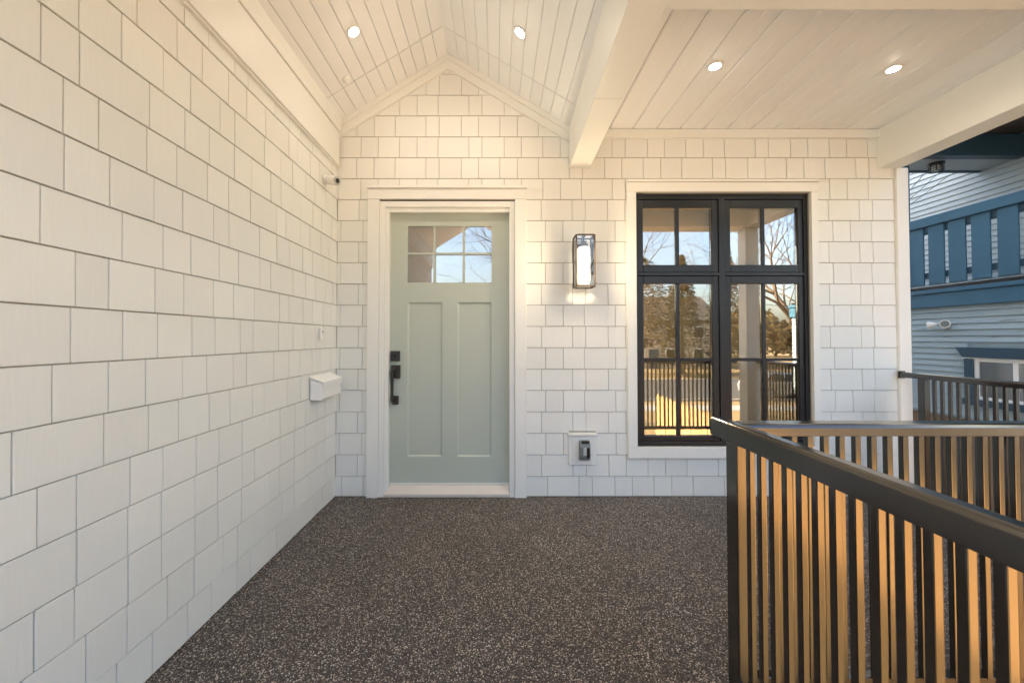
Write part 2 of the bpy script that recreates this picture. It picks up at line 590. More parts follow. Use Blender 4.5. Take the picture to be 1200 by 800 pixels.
def board_mesh(wd, ln, mid, th=0.014):
    """a soffit board: face down at z=0, width along x (0..wd), length along y (0..ln), grooved edges"""
    CH = 0.0095 if mid else 0.0055
    e = 0.002 if mid else 0.001
    prof = [(e, th), (e, CH * 0.9), (CH, 0.0)]
    if mid:
        prof += [(wd / 2 - 0.003, 0), (wd / 2, 0.0022), (wd / 2 + 0.003, 0)]
    prof += [(wd - CH, 0.0), (wd - e, CH * 0.9), (wd - e, th)]
    t = MB()
    n = len(prof)
    # two caps split into convex strips by a top line
    vs = [(p, 0, q) for p, q in prof] + [(p, ln, q) for p, q in prof]
    fs = [(i, i + 1, i + 1 + n, i + n) for i in range(n - 1)] + [(n - 1, 0, n, 2 * n - 1)]
    fs += [tuple(range(n)), tuple(range(2 * n - 1, n - 1, -1))]
    t.add(vs, fs)
    return t.mesh('ceiling_board', M['board'])


SEAM = 3.062
vc = thing('vaulted_ceiling', 'white boarded ceiling vaulted to a ridge above the green door', 'ceiling', (AP_X, 1.0, AP_Z))
BW = 0.1005
CY0 = -1.42
for sgn in (-1, 1):
    sl = SL if sgn < 0 else SR
    ang = math.atan(sl)
    run = (AP_X - LX) if sgn < 0 else (BX + 0.01 - AP_X)
    length = run / math.cos(ang)
    nb = int(length / BW) + 1
    for (ya, yb) in ((CY0, SEAM - 0.003), (SEAM + 0.003, YW - 0.012)):
        me = board_mesh(BW, yb - ya, False)
        for i in range(nb):
            d0 = 0.004 + i * BW
            o = link('ceiling_board', me, vc)
            if sgn > 0:
                rot = Matrix.Rotation(ang, 4, 'Y')
                p = Vector((AP_X + d0 * math.cos(ang), ya, AP_Z - d0 * math.sin(ang)))
            else:
                rot = Matrix.Rotation(-ang, 4, 'Y')
                d1 = d0 + BW
                p = Vector((AP_X - d1 * math.cos(ang), ya, AP_Z - d1 * math.sin(ang)))
            o.rotation_euler = rot.to_euler()
            o.location = p - Vector(vc.location)
    # backing sheet so that no light comes through the joints
    xe = LX - 0.02 if sgn < 0 else BX + 0.03
    ze = AP_Z - sl * abs(xe - AP_X)
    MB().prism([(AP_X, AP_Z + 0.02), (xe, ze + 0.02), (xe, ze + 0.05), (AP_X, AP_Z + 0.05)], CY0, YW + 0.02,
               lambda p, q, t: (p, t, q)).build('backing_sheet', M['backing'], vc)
MB().prism([(AP_X - 0.012, AP_Z - 0.010), (AP_X, AP_Z - 0.004), (AP_X + 0.012, AP_Z - 0.010), (AP_X, AP_Z + 0.015)], CY0, YW - 0.05,
           lambda p, q, t: (p, t, q)).build('ridge_bead', M['board'], vc)

fc = thing('flat_ceiling', 'flat white boarded ceiling over the window side of the porch', 'ceiling', (2.0, 2.5, CEIL))
me = board_mesh(0.1995, YW - 0.012 - 1.70, True)
x = 0.755
while x < 3.25:
    link('ceiling_board', me, fc, (x, 1.70, CEIL))
    x += 0.2
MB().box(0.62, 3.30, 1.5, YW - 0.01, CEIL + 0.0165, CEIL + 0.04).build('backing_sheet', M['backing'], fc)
MB().box(0.80, 3.238, 1.748, 1.776, CEIL - 0.016, CEIL - 0.001).build('edge_bead', M['trim'], fc, bevel=0.002)
MB().box(3.236, 3.268, 1.748, YW - 0.036, CEIL - 0.018, CEIL - 0.001).build('edge_bead', M['trim'], fc, bevel=0.002)

# ------------------------------------------------------------------ beams and column


def skew(pts, y0, y1, dx0, dx1):
    t = MB()
    n = len(pts)
    vs = [(p + dx0, y0, q) for p, q in pts] + [(p + dx1, y1, q) for p, q in pts]
    fs = [tuple(range(n)), tuple(range(2 * n - 1, n - 1, -1))] + [(i, i + n, (i + 1) % n + n, (i + 1) % n) for i in range(n)]
    return t.add(vs, fs)


cb = thing('ceiling_beam', 'white boxed beam between the vaulted and the flat ceiling', 'beam', (0.7, 1.0, BEAM_Z))
pp = [(0.0, BEAM_Z), (0.172, BEAM_Z), (0.172, CEIL + 0.06), (0.0, CEIL + 0.10)]
skew(pp, 2.402, YW - 0.006, 0.5885, 0.617).build('beam_casing', M['trim'], cb, bevel=0.002)
skew(pp, -1.42, 2.400, 0.462, 0.5885).build('beam_casing', M['trim'], cb, bevel=0.002)
skew([(0.1725, CEIL - 0.015), (0.190, CEIL - 0.015), (0.190, CEIL - 0.001), (0.1725, CEIL - 0.001)], 1.78, YW - 0.036, 0.5675, 0.617).build('edge_bead', M['trim'], cb, bevel=0.002)
fb = thing('front_beam', 'white beam crossing above the front railing at the top of the view', 'beam', (2.0, 1.6, BEAM_Z))
MB().box(0.70, 3.44, 1.45, 1.745, BEAM_Z + 0.002, CEIL + 0.06).build('beam_casing', M['trim'], fb, bevel=0.002)
rb = thing('side_beam', 'white beam along the open right edge of the porch', 'beam', (3.33, 2.5, BEAM_Z))
MB().box(3.240, 3.425, 1.747, YW - 0.006, BEAM_Z, CEIL + 0.06).build('beam_casing', M['trim'], rb, bevel=0.002)
pc = thing('porch_column', 'white square column at the front right corner of the porch', 'column', (3.33, 1.6, 0))
MB().box(3.245, 3.415, 1.515, 1.685, 0.0, BEAM_Z).build('shaft', M['trim'], pc, bevel=0.004)
MB().box(3.225, 3.435, 1.495, 1.705, 0.0, 0.14).build('plinth', M['trim'], pc, bevel=0.004)

# ------------------------------------------------------------------ floor
fl = MB()
fl.prism([(XL - 0.02, CY0 - 0.1), (0.93, CY0 - 0.1), (0.93, 1.34), (XL - 0.02, 1.34)],
         -0.15, 0.0, lambda p, q, t: (p, q, t))
fl.box(XL - 0.02, 3.50, 1.3401, YW + 0.02, -0.15, 0.0)
tag(fl.build('porch_floor', M['aggregate']), kind='structure')
sk = MB()
sk.box(XL, 0.90, CY0 - 0.07, CY0, -2.0, -0.155)
sk.box(0.83, 0.90, CY0, 1.37, -2.0, -0.155)
sk.box(0.83, 3.46, 1.3705, 1.45, -2.0, -0.155)
sk.box(3.38, 3.46, 1.451, YW, -2.0, -0.155)
tag(sk.build('porch_base', M['concrete']), kind='structure')

# ------------------------------------------------------------------ door
H_ = 1.3273


def sc_(x, z, y):
    k = y / 3.396
    return x * k, H_ + (z - H_) * k


dr = thing('front_door', 'sage green front door with six small panes and white casing', 'door', (-0.4, YW, 0))
c = MB()
c.box(DOOR[0], -0.990, YW - 0.036, YW - 0.001, 0.0, 2.497)
c.build('casing', M['trim'], dr, bevel=0.002)
MB().box(0.153, DOOR[1], YW - 0.036, YW - 0.001, 0.0, 2.497).build('casing', M['trim'], dr, bevel=0.002)
MB().box(DOOR[0], DOOR[1], YW - 0.0365, YW - 0.001, 2.499, 2.586).build('casing', M['trim'], dr, bevel=0.002)
MB().box(DOOR[0] - 0.004, DOOR[1] + 0.004, YW - 0.052, YW - 0.001, 2.588, 2.610).build('drip_cap', M['trim'], dr, bevel=0.003)
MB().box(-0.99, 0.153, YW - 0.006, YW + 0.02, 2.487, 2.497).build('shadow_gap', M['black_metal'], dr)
# brick mould, stepped in two
for x0, x1, x2, s in ((-0.988, -0.950, -0.915, 1), (0.151, 0.113, 0.110, -1)):
    pass
fj = MB()
fj.box(-0.9885, -0.945, YW - 0.022, YW + 0.03, 0.0, 2.484)
fj.box(-0.9445, -0.912, YW - 0.008, YW + 0.08, 0.0, 2.44)
fj.box(0.108, 0.1515, YW - 0.022, YW + 0.03, 0.0, 2.484)
fj.box(0.100 + 0.01, 0.1075, YW - 0.008, YW + 0.08, 0.0, 2.44)
fj.box(-0.9447, 0.1077, YW - 0.022, YW + 0.03, 2.435, 2.484)
fj.box(-0.9117, 0.1097, YW - 0.008, YW + 0.08, 2.396, 2.4345)
fj.build('jamb', M['trim'], dr, bevel=0.003)
YD = YW + 0.045                               # face of the leaf
dx0, dx1 = -0.911, 0.109
leaf = MB()


def dd(x, z): return sc_(x, z, YD)


gx0, gz1 = dd(-0.752, 2.275); gx1, gz0 = dd(-0.043, 1.796)
px0, pz1 = dd(-0.749, 1.630); px1, pz0 = dd(-0.458, 0.334)
qx0, _ = dd(-0.331, 1.63); qx1, _ = dd(-0.043, 1.63)
LT = 2.395
y0, y1 = YD, YD + 0.045
leaf.box(dx0, gx0, y0, y1, 0.085, LT)
leaf.box(gx1, dx1, y0, y1, 0.085, LT)
leaf.box(gx0, gx1, y0, y1, gz1, LT)
leaf.box(gx0, gx1, y0, y1, pz1, gz0)
leaf.box(gx0, gx1, y0, y1, 0.085, pz0)
leaf.box(px1, qx0, y0, y1, pz0, pz1)
leaf.build('door_leaf', M['door'], dr)
for a, c_ in ((px0 - 0.003, px1), (qx0, qx1)):
    t = MB()
    # recessed flat panel with a bevelled slope round it
    e = 0.014
    o4 = [(a, pz0), (c_, pz0), (c_, pz1), (a, pz1)]
    i4 = [(a + e, pz0 + e), (c_ - e, pz0 + e), (c_ - e, pz1 - e), (a + e, pz1 - e)]
    vs = [(p, y0 + 0.001, q) for p, q in o4] + [(p, y0 + 0.012, q) for p, q in i4] + [(p, y1 - 0.01, q) for p, q in o4]
    fs = [(4, 5, 6, 7)] + [(i, (i + 1) % 4, 4 + (i + 1) % 4, 4 + i) for i in range(4)] + [(i, (i + 1) % 4, 8 + (i + 1) % 4, 8 + i) for i in range(4)] + [(8, 9, 10, 11)]
    t.add(vs, fs).build('door_panel', M['door'], dr)
cols = [gx0, dd(-0.5265, 2)[0], dd(-0.279, 2)[0], gx1]
zm = dd(0, 2.042)[1]
mw = 0.010
for xm in cols[1:3]:
    MB().box(xm - mw, xm + mw, y0 + 0.004, y1 - 0.004, gz0 + 0.0005, gz1 - 0.0005).build('muntin', M['door'], dr, bevel=0.002)
for i in range(3):
    a = cols[i] + (mw if i else 0) + 0.0005; c_ = cols[i + 1] - (mw if i < 2 else 0) - 0.0005
    MB().box(a, c_, y0 + 0.005, y1 - 0.005, zm - mw, zm + mw).build('muntin', M['door'], dr, bevel=0.002)
    for (za, zb) in ((gz0 + 0.0005, zm - mw - 0.0005), (zm + mw + 0.0005, gz1 - 0.0005)):
        MB().box(a, c_, y0 + 0.018, y0 + 0.024, za, zb).build('pane', M['glass'], dr)
# threshold
MB().prism([(YW - 0.03, 0.002), (YW + 0.11, 0.002), (YW + 0.11, 0.082), (YW + 0.03, 0.082), (YW - 0.03, 0.030)], -0.9435, 0.1065,
           lambda p, q, t: (t, p, q)).build('threshold', M['sill'], dr, bevel=0.003)
MB().box(dx0, dx1, YD - 0.004, YD + 0.03, 0.0845, 0.0975).build('door_sweep', M['trim'], dr)
# lock and pull
hx0, hz1 = dd(-0.886, 1.220); hx1, hz0 = dd(-0.812, 1.134)
db = MB().box(hx0, hx1, YD - 0.028, YD - 0.0005, hz0, hz1).build('deadbolt', M['black_metal'], dr, bevel=0.004)
MB().lathe([(0.017, 0), (0.017, 0.006), (0.006, 0.007), (0.006, 0.012)], 16, ((hx0 + hx1) / 2, YD - 0.0285, (hz0 + hz1) / 2), (0, -1, 0)).build('keyhole', M['dark'], db)
hx0, hz1 = dd(-0.884, 1.101); hx1, hz0 = dd(-0.808, 0.990)
hs = MB().box(hx0, hx1, YD - 0.022, YD - 0.0005, hz0, hz1).build('handle', M['black_metal'], dr, bevel=0.004)
bx = dd(-0.866, 1)[0]
zlow = dd(0, 0.772)[1]
gr = MB()
gr.box(bx - 0.012, bx + 0.012, YD - 0.062, YD - 0.046, zlow + 0.028, hz0 + 0.065)
gr.box(bx - 0.012, bx + 0.012, YD - 0.046, YD - 0.0225, hz0 + 0.045, hz0 + 0.065)
gr.build('grip', M['black_metal'], hs, bevel=0.004)
lx0, lz1 = dd(-0.878, 0.845); lx1, _ = dd(-0.822, 0.8)
gr = MB()
gr.box(lx0, lx1, YD - 0.016, YD - 0.0005, zlow, lz1)
gr.box(bx - 0.011, bx + 0.011, YD - 0.061, YD - 0.0165, zlow + 0.028, zlow + 0.046)
gr.build('grip_foot', M['black_metal'], hs, bevel=0.004)
MB().box((hx0 + hx1) / 2 - 0.012, (hx0 + hx1) / 2 + 0.012, YD - 0.048, YD - 0.0225, hz1 - 0.04, hz1 - 0.018).build('thumb_latch', M['black_metal'], hs, bevel=0.003)

# ------------------------------------------------------------------ window
wn = thing('front_window', 'tall black framed window with divided panes and white casing', 'window', (1.9, YW, 0.33))
ci = (1.176, 2.654, 0.420, 2.560)
MB().box(WIN[0], ci[0], YW - 0.036, YW - 0.001, ci[2], ci[3]).build('casing', M['trim'], wn, bevel=0.002)
MB().box(ci[1], WIN[1], YW - 0.036, YW - 0.001, ci[2], ci[3]).build('casing', M['trim'], wn, bevel=0.002)
MB().box(WIN[0], WIN[1], YW - 0.0365, YW - 0.001, ci[3] + 0.001, 2.640).build('casing', M['trim'], wn, bevel=0.002)
MB().box(WIN[0], WIN[1], YW - 0.0365, YW - 0.001, WIN[2], ci[2] - 0.001).build('casing', M['trim'], wn, bevel=0.002)
MB().box(WIN[0] - 0.004, WIN[1] + 0.004, YW - 0.052, YW - 0.001, 2.642, 2.663).build('drip_cap', M['trim'], wn, bevel=0.003)
YF = YW + 0.012         # face of the fixed frame


def ww(x, z): return sc_(x, z, YF)


fx0, fz1 = ww(1.181, 2.549); fx1, fz0 = ww(2.648, 0.426)
fx0 = ci[0] + 0.001; fx1 = ci[1] - 0.001; fz0 = ci[2] + 0.001; fz1 = ci[3] - 0.001
fr = MB()
ew = 0.030
cm0, cm1 = ww(1.884, 0)[0], ww(1.936, 0)[0]
tm0, tm1 = ww(0, 1.855)[1], ww(0, 1.885)[1]
fr.box(fx0, fx0 + ew, YF, YF + 0.09, fz0, fz1)
fr.box(fx1 - ew, fx1, YF, YF + 0.09, fz0, fz1)
fr.box(fx0 + ew, fx1 - ew, YF, YF + 0.09, fz1 - 0.045, fz1)
fr.box(fx0 + ew, fx1 - ew, YF, YF + 0.09, fz0, fz0 + 0.035)
fr.box(cm0, cm1, YF, YF + 0.09, fz0 + 0.035, fz1 - 0.045)
fr.box(fx0 + ew, cm0, YF + 0.001, YF + 0.09, tm0, tm1)
fr.box(cm1, fx1 - ew, YF + 0.001, YF + 0.09, tm0, tm1)
fr.build('frame', M['black_frame'], wn, bevel=0.0025)
YS = YF + 0.012


def sash(x0, x1, z0, z1, gx, gz, cols, rows):
    s = MB()
    gx0, gx1 = gx; gz0, gz1 = gz
    s.box(x0, gx0, YS, YS + 0.05, z0, z1)
    s.box(gx1, x1, YS, YS + 0.05, z0, z1)
    s.box(gx0, gx1, YS + 0.0005, YS + 0.05, z0, gz0)
    s.box(gx0, gx1, YS + 0.0005, YS + 0.05, gz1, z1)
    so_ = s.build('sash', M['black_frame'], wn, bevel=0.003)
    m = 0.0155
    xs = [gx0] + cols + [gx1]; zs = [gz0] + rows + [gz1]
    for xm in cols:
        MB().box(xm - m, xm + m, YS + 0.008, YS + 0.042, gz0 + 0.0005, gz1 - 0.0005).build('muntin', M['black_frame'], so_, bevel=0.003)
    for i in range(len(xs) - 1):
        a = xs[i] + (m if i else 0) + 0.0006; c_ = xs[i + 1] - (m if i < len(xs) - 2 else 0) - 0.0006
        for zm_ in rows:
            MB().box(a, c_, YS + 0.009, YS + 0.041, zm_ - m * 0.85, zm_ + m * 0.85).build('muntin', M['black_frame'], so_, bevel=0.003)
        for j in range(len(zs) - 1):
            z_a = zs[j] + (m * 0.85 if j else 0) + 0.0006; z_b = zs[j + 1] - (m * 0.85 if j < len(zs) - 2 else 0) - 0.0006
            MB().box(a, c_, YS + 0.022, YS + 0.027, z_a, z_b).build('pane', M['glass'], so_)


g = 0.0015
ul = (ww(1.245, 0)[0], ww(1.830, 0)[0]); ur = (ww(1.987, 0)[0], ww(2.563, 0)[0])
uz = (ww(0, 1.948)[1], ww(0, 2.435)[1]); lz = (ww(0, 0.504)[1], ww(0, 1.789)[1])
mcl = ww(1.540, 0)[0]; mcr = ww(2.270, 0)[0]; mz = ww(0, 1.145)[1]
sash(fx0 + ew + g, cm0 - g, tm1 + g, fz1 - 0.045 - g, ul, uz, [mcl], [])
sash(cm1 + g, fx1 - ew - g, tm1 + g, fz1 - 0.045 - g, ur, uz, [mcr], [])
sash(fx0 + ew + g, cm0 - g, fz0 + 0.035 + g, tm0 - g, ul, lz, [mcl], [mz])
sash(cm1 + g, fx1 - ew - g, fz0 + 0.035 + g, tm0 - g, ur, lz, [mcr], [mz])

# beige roller shades a hand's breadth behind the glass
for x0, x1, lab in ((1.20, 1.88, 'beige roller shade behind the left half of the black window'), (1.95, 2.64, 'beige roller shade behind the right half of the black window')):
    sh = thing('roller_shade', lab, 'window shade', ((x0 + x1) / 2, YW + 0.22, 2.5), 'roller shades behind the front window')
    MB().box(x0, x1, YW + 0.218, YW + 0.220, 0.46, 2.56).build('shade_cloth', M['shade'], sh)
    MB().tube((x0, YW + 0.24, 2.575), (x1, YW + 0.24, 2.575), 0.022, 0.022, 12).build('roller', M['white_plastic'], sh)
    MB().box(x0, x1, YW + 0.212, YW + 0.226, 0.435, 0.4595).build('hem_bar', M['shade'], sh)
# room behind the panes
rm = MB()
for bb in ((-1.3, 3.4, 7.5, 7.6, 0, 2.8), (-1.3, -1.2, T1, 7.5, 0, 2.8), (3.35, 3.43, T1, 7.5, 0, 2.8), (-1.3, 3.4, T1, 7.5, 2.72, 2.8),
           (0.50, 0.60, T1, 5.5, 0.0, 2.72)):
    rm.box(*bb)
tag(rm.build('room_walls', M['room']), kind='structure')
tag(MB().box(-1.3, 3.43, T1, 7.6, -0.1, -0.002).build('room_floor', M['room_floor']), kind='structure')

# ------------------------------------------------------------------ lamps


def spot(parent, loc, direction, watts, size, blend, radius, col):
    d = bpy.data.lights.new('lamp_light', 'SPOT')
    d.energy = watts; d.spot_size = size; d.spot_blend = blend; d.shadow_soft_size = radius; d.color = col
    o = bpy.data.objects.new('lamp_light', d)
    C.objects.link(o); o.parent = parent
    o.location = Vector(loc) - Vector(parent.location)
    o.rotation_euler = Vector(direction).to_track_quat('-Z', 'Y').to_euler()


WARM = (1.0, 0.87, 0.71)
for (pos, nrm, lab) in (
    ((-0.963, 2.665, None), (math.sin(math.atan(SL)), 0, -math.cos(math.atan(SL))), 'lit round recessed light in the left slope of the vaulted ceiling'),
    ((0.161, 2.674, None), (-math.sin(math.atan(SR)), 0, -math.cos(math.atan(SR))), 'lit round recessed light in the right slope of the vaulted ceiling'),
    ((1.420, 2.585, CEIL), (0, 0, -1), 'lit recessed light in the flat ceiling nearer the boxed beam'),
    ((2.604, 2.610, CEIL), (0, 0, -1), 'lit recessed light in the flat ceiling nearer the open right edge')):
    x, y, z = pos
    if z is None: z = ceil_z(x)
    nv = Vector(nrm)
    p = Vector((x, y, z)) + nv * 0.0005
    dl = thing('recessed_light', lab, 'ceiling light', p, 'recessed lights in the porch ceiling')
    t = MB().lathe([(0.030, 0.0), (0.030, 0.007), (0.040, 0.009), (0.046, 0.006), (0.048, 0.0)], 28, p, nv)
    t.build('trim_ring', M['white_plastic'], dl, smooth=True)
    MB().lathe([(0.0285, 0.001), (0.0285, 0.0105), (0.018, 0.0150)], 24, p, nv).build('lens', M['lamp'], dl)
    spot(dl, p + nv * 0.02, nv, DOWNLIGHT_W, R(165), 0.9, 0.03, WARM)

# wall lantern
ln = thing('wall_lantern', 'lit bronze cage lantern on the wall between the door and the window', 'wall lamp', (0.715, YW - 0.015, 1.75))
YB = YW - 0.016
lx0, lx1, lz0, lz1 = 0.640, 0.786, 1.742, 2.156
yf, yb = 3.215, 3.352
cx = (lx0 + lx1) / 2
MB().box(cx - 0.055, cx + 0.055, YB - 0.018, YB, 1.86, 2.12).build('back_plate', M['bronze'], ln, bevel=0.003)
fr = MB()
q = 0.0055
for xx in (lx0, lx1):
    for yy in (yf, yb):
        fr.box(xx - q, xx + q, yy - q, yy + q, lz0, lz1)
for zz in (lz0, lz1):
    for yy in (yf, yb):
        fr.box(lx0 + q, lx1 - q, yy - q * .98, yy + q * .98, zz - q, zz + q)
    for xx in (lx0, lx1):
        fr.box(xx - q * .98, xx + q * .98, yf + q, yb - q, zz - q * .97, zz + q * .97)
fr.build('cage', M['bronze'], ln)
am = MB()
am.box(cx - 0.006, cx + 0.006, yf + q + 0.002, yb - q - 0.002, lz1 - 0.004, lz1 + 0.006)
ymid = (yf + yb) / 2
am.tube((cx, ymid, lz1 + 0.02), (cx, ymid, lz1 - 0.045), 0.007, 0.007, 12)
am.lathe([(0.010, 0), (0.021, 0.008), (0.024, 0.045), (0.020, 0.05)], 16, (cx, ymid, lz1 - 0.09))
am.path([(cx, YB - 0.018, 2.08), (cx, YB - 0.035, 2.15), (cx, ymid + 0.03, lz1 + 0.024), (cx, ymid, lz1 + 0.02)], 0.006, 8)
am.build('socket_arm', M['bronze'], ln)
MB().lathe([(0.006, 0), (0.046, 0.004), (0.050, 0.02), (0.050, 0.285), (0.040, 0.300)], 24, (cx, ymid, lz0 + 0.028)).build('shade', M['bulb'], ln, smooth=True)
for nm, bb in (('glass_pane', (lx0 + q, lx1 - q, yf - 0.001, yf + 0.001, lz0 + q, lz1 - q)),
               ('glass_pane', (lx0 - 0.001, lx0 + 0.001, yf + q, yb - q, lz0 + q, lz1 - q)),
               ('glass_pane', (lx1 - 0.001, lx1 + 0.001, yf + q, yb - q, lz0 + q, lz1 - q))):
    MB().box(*bb).build(nm, M['clear_glass'], ln)
for hz in (1.83, 2.0):
    d = bpy.data.lights.new('lamp_light', 'POINT')
    d.energy = LANTERN_W / 2; d.shadow_soft_size = 0.035; d.color = (1.0, 0.78, 0.50)
    o = bpy.data.objects.new('lamp_light', d); C.objects.link(o); o.parent = ln
    o.location = Vector((cx, yf - 0.05, hz)) - Vector(ln.location)

# ------------------------------------------------------------------ small fittings
# outlet on its mounting block
ot = thing('outdoor_outlet', 'grey covered outlet on a white mounting block below the lantern', 'outlet', (0.72, YW, 0.27))
MB().box(OUTLET[0], OUTLET[1], YW - 0.028, YW - 0.001, OUTLET[2], 0.512).build('mounting_block', M['trim'], ot, bevel=0.004)
MB().box(OUTLET[0] + 0.03, OUTLET[1] - 0.03, YW - 0.034, YW - 0.0285, OUTLET[2] + 0.03, 0.49).build('block_face', M['trim'], ot, bevel=0.003)
MB().box(OUTLET[0] - 0.003, OUTLET[1] + 0.003, YW - 0.044, YW - 0.001, 0.514, 0.535).build('drip_cap', M['trim'], ot, bevel=0.003)
YO = YW - 0.0345
cov = MB().prism([(YO, 0.318), (YO - 0.035, 0.322), (YO - 0.052, 0.36), (YO - 0.052, 0.44), (YO - 0.03, 0.478), (YO, 0.480)], 0.684, 0.772,
                 lambda p, q, t: (t, p, q)).build('cover', M['grey_plastic'], ot, bevel=0.005)
MB().box(0.712, 0.738, YO - 0.056, YO - 0.0525, 0.365, 0.43).build('window', M['grey_light'], cov, bevel=0.002)
MB().box(0.740, 0.764, YO - 0.055, YO - 0.0525, 0.345, 0.43).build('latch', M['dark'], cov, bevel=0.002)
MB().box(0.700, 0.760, YO - 0.050, YO - 0.028, 0.462, 0.484).build('hinge', M['dark'], cov, bevel=0.003)

# mailbox
mx_ = XL + 0.016
mb_ = thing('mailbox', 'white metal mailbox on the shingled side wall near the corner', 'mailbox', (mx_, 3.06, 0.88))
MB().prism([(mx_, 0.878), (mx_ + 0.078, 0.878), (mx_ + 0.088, 0.888), (mx_ + 0.088, 1.000), (mx_, 1.030)], 2.915, 3.262,
           lambda p, q, t: (p, t, q)).build('box', M['white_plastic'], mb_, bevel=0.004, segs=2)
MB().prism([(mx_, 1.034), (mx_ + 0.094, 1.003), (mx_ + 0.092, 0.968), (mx_ + 0.097, 0.968), (mx_ + 0.099, 1.011), (mx_, 1.052)], 2.908, 3.269,
           lambda p, q, t: (p, t, q)).build('lid', M['white_plastic'], mb_, bevel=0.002)

# doorbell plate
dp = thing('wall_plate', 'small white bell plate on the side wall above the mailbox', 'doorbell', (mx_, 3.075, 1.36))
MB().box(mx_, mx_ + 0.016, 3.055, 3.097, 1.318, 1.402).build('plate', M['white_plastic'], dp, bevel=0.004, segs=2)
MB().lathe([(0.009, 0), (0.009, 0.004), (0.006, 0.006)], 14, (mx_ + 0.0165, 3.076, 1.375), (1, 0, 0)).build('button', M['grey_light'], dp)

# security camera
scm = thing('security_camera', 'small white bullet security camera high on the side wall near the corner', 'camera', (mx_, 3.10, 2.56))
MB().lathe([(0.036, 0), (0.036, 0.012), (0.022, 0.02), (0.014, 0.045)], 20, (mx_, 3.13, 2.565), (1, 0, 0)).build('mount', M['white_plastic'], scm, smooth=True)
ax = Vector((0.90, -0.36, -0.24)).normalized()
MB().lathe([(0.016, -0.05), (0.031, -0.035), (0.036, 0.0), (0.036, 0.050), (0.033, 0.056)], 22, (mx_ + 0.060, 3.110, 2.555), ax).build('body', M['white_plastic'], scm, smooth=True)
MB().lathe([(0.0345, 0.0), (0.0345, 0.006)], 22, Vector((mx_ + 0.060, 3.110, 2.555)) + ax * 0.055, ax).build('hood', M['grey_light'], scm)
MB().lathe([(0.019, 0.0), (0.019, 0.004), (0.010, 0.006)], 20, Vector((mx_ + 0.060, 3.110, 2.555)) + ax * 0.0612, ax).build('lens', M['dark'], scm)

# small sensor on the left slope
px_, py_ = -1.137, 2.995
pz_ = ceil_z(px_)
nv = Vector((math.sin(math.atan(SL)), 0, -math.cos(math.atan(SL))))
sn = thing('ceiling_sensor', 'tiny white round sensor on the left slope near the wall corner', 'sensor', (px_, py_, pz_))
MB().lathe([(0.030, 0.0005), (0.030, 0.012), (0.022, 0.018)], 20, (px_, py_, pz_), nv).build('base', M['white_plastic'], sn, smooth=True)
MB().lathe([(0.019, 0.0185), (0.019, 0.034), (0.011, 0.042)], 18, (px_, py_, pz_), nv).build('head', M['white_plastic'], sn, smooth=True)

# ------------------------------------------------------------------ railings
ZT = 1.027
BAL = 0.0195


def bal_mesh(z0, z1):
    return MB().box(-BAL / 2, BAL / 2, -BAL / 2, BAL / 2, z0, z1).mesh('baluster', M['rail'], bevel=0.0028, segs=2)


def profile(cx_, w_, z0, z1, along, a, b):
    h = w_ / 2
    poly = [(cx_ - h, z0), (cx_ + h, z0), (cx_ + h, z1 - 0.012), (cx_ + h - 0.006, z1 - 0.003), (cx_ + h - 0.014, z1),
            (cx_ - h + 0.014, z1), (cx_ - h + 0.006, z1 - 0.003), (cx_ - h, z1 - 0.012)]
    if along == 'y': return MB().prism(poly, a, b, lambda p, q, t: (p, t, q))
    return MB().prism(poly, a, b, lambda p, q, t: (t, p, q))


# stair side railing, runs towards the camera
sr = thing('side_railing', 'dark bronze railing running from the corner post towards the viewer', 'railing', (0.85, 0.5, 0))
profile(0.848, 0.056, ZT - 0.066, ZT, 'y', -1.36, 1.4402).build('top_rail', M['rail'], sr, bevel=0.0015)
profile(0.848, 0.056, ZT - 0.066, ZT, 'y', 1.4420, 1.555).build('rail_end', M['rail'], sr, bevel=0.0015)
MB().box(0.830, 0.866, -1.36, 1.365, 0.085, 0.125).build('bottom_rail', M['rail'], sr, bevel=0.003)
MB().box(0.820, 0.880, 1.385, 1.450, 0.0, ZT - 0.0665).build('post', M['rail'], sr, bevel=0.003)
MB().box(0.820, 0.880, -1.40, -1.34, 0.0, ZT - 0.0665).build('post', M['rail'], sr, bevel=0.003)
me = bal_mesh(0.1255, ZT - 0.0665)
y = 1.338
while y > -1.3:
    link('baluster', me, sr, (0.838, y, 0)); y -= 0.0556
# front railing
fr_ = thing('front_railing', 'dark bronze railing crossing in front of the window', 'railing', (2.1, 1.45, 0))
profile(1.452, 0.080, ZT - 0.042, ZT - 0.0005, 'x', 0.8765, 3.243).build('top_rail', M['rail'], fr_, bevel=0.001)
MB().box(0.8805, 3.2245, 1.432, 1.468, 0.100, 0.142).build('bottom_rail', M['rail'], fr_, bevel=0.003)
me = bal_mesh(0.1425, ZT - 0.0425)
x = 0.934
while x < 3.22:
    link('baluster', me, fr_, (x, 1.4300, 0)); x += 0.0558
# right railing
ZR = 1.046
rr = thing('end_railing', 'dark railing from the house corner along the open right edge', 'railing', (3.38, 2.5, 0))
profile(3.380, 0.046, ZR - 0.044, ZR, 'y', 1.690, YW - 0.045).build('top_rail', M['rail'], rr, bevel=0.001)
MB().box(3.366, 3.396, 1.706, 3.165, 0.10, 0.138).build('bottom_rail', M['rail'], rr, bevel=0.003)
MB().box(3.356, 3.406, 3.170, 3.222, 0.0, ZR - 0.0445).build('post', M['rail'], rr, bevel=0.003)
MB().box(3.352, 3.408, YW - 0.0445, YW - 0.034, ZR - 0.052, ZR + 0.008).build('bracket', M['rail'], rr, bevel=0.002)
me = bal_mesh(0.1385, ZR - 0.0445)
y = 3.118
while y > 1.72:
    link('baluster', me, rr, (3.380, y, 0)); y -= 0.0543

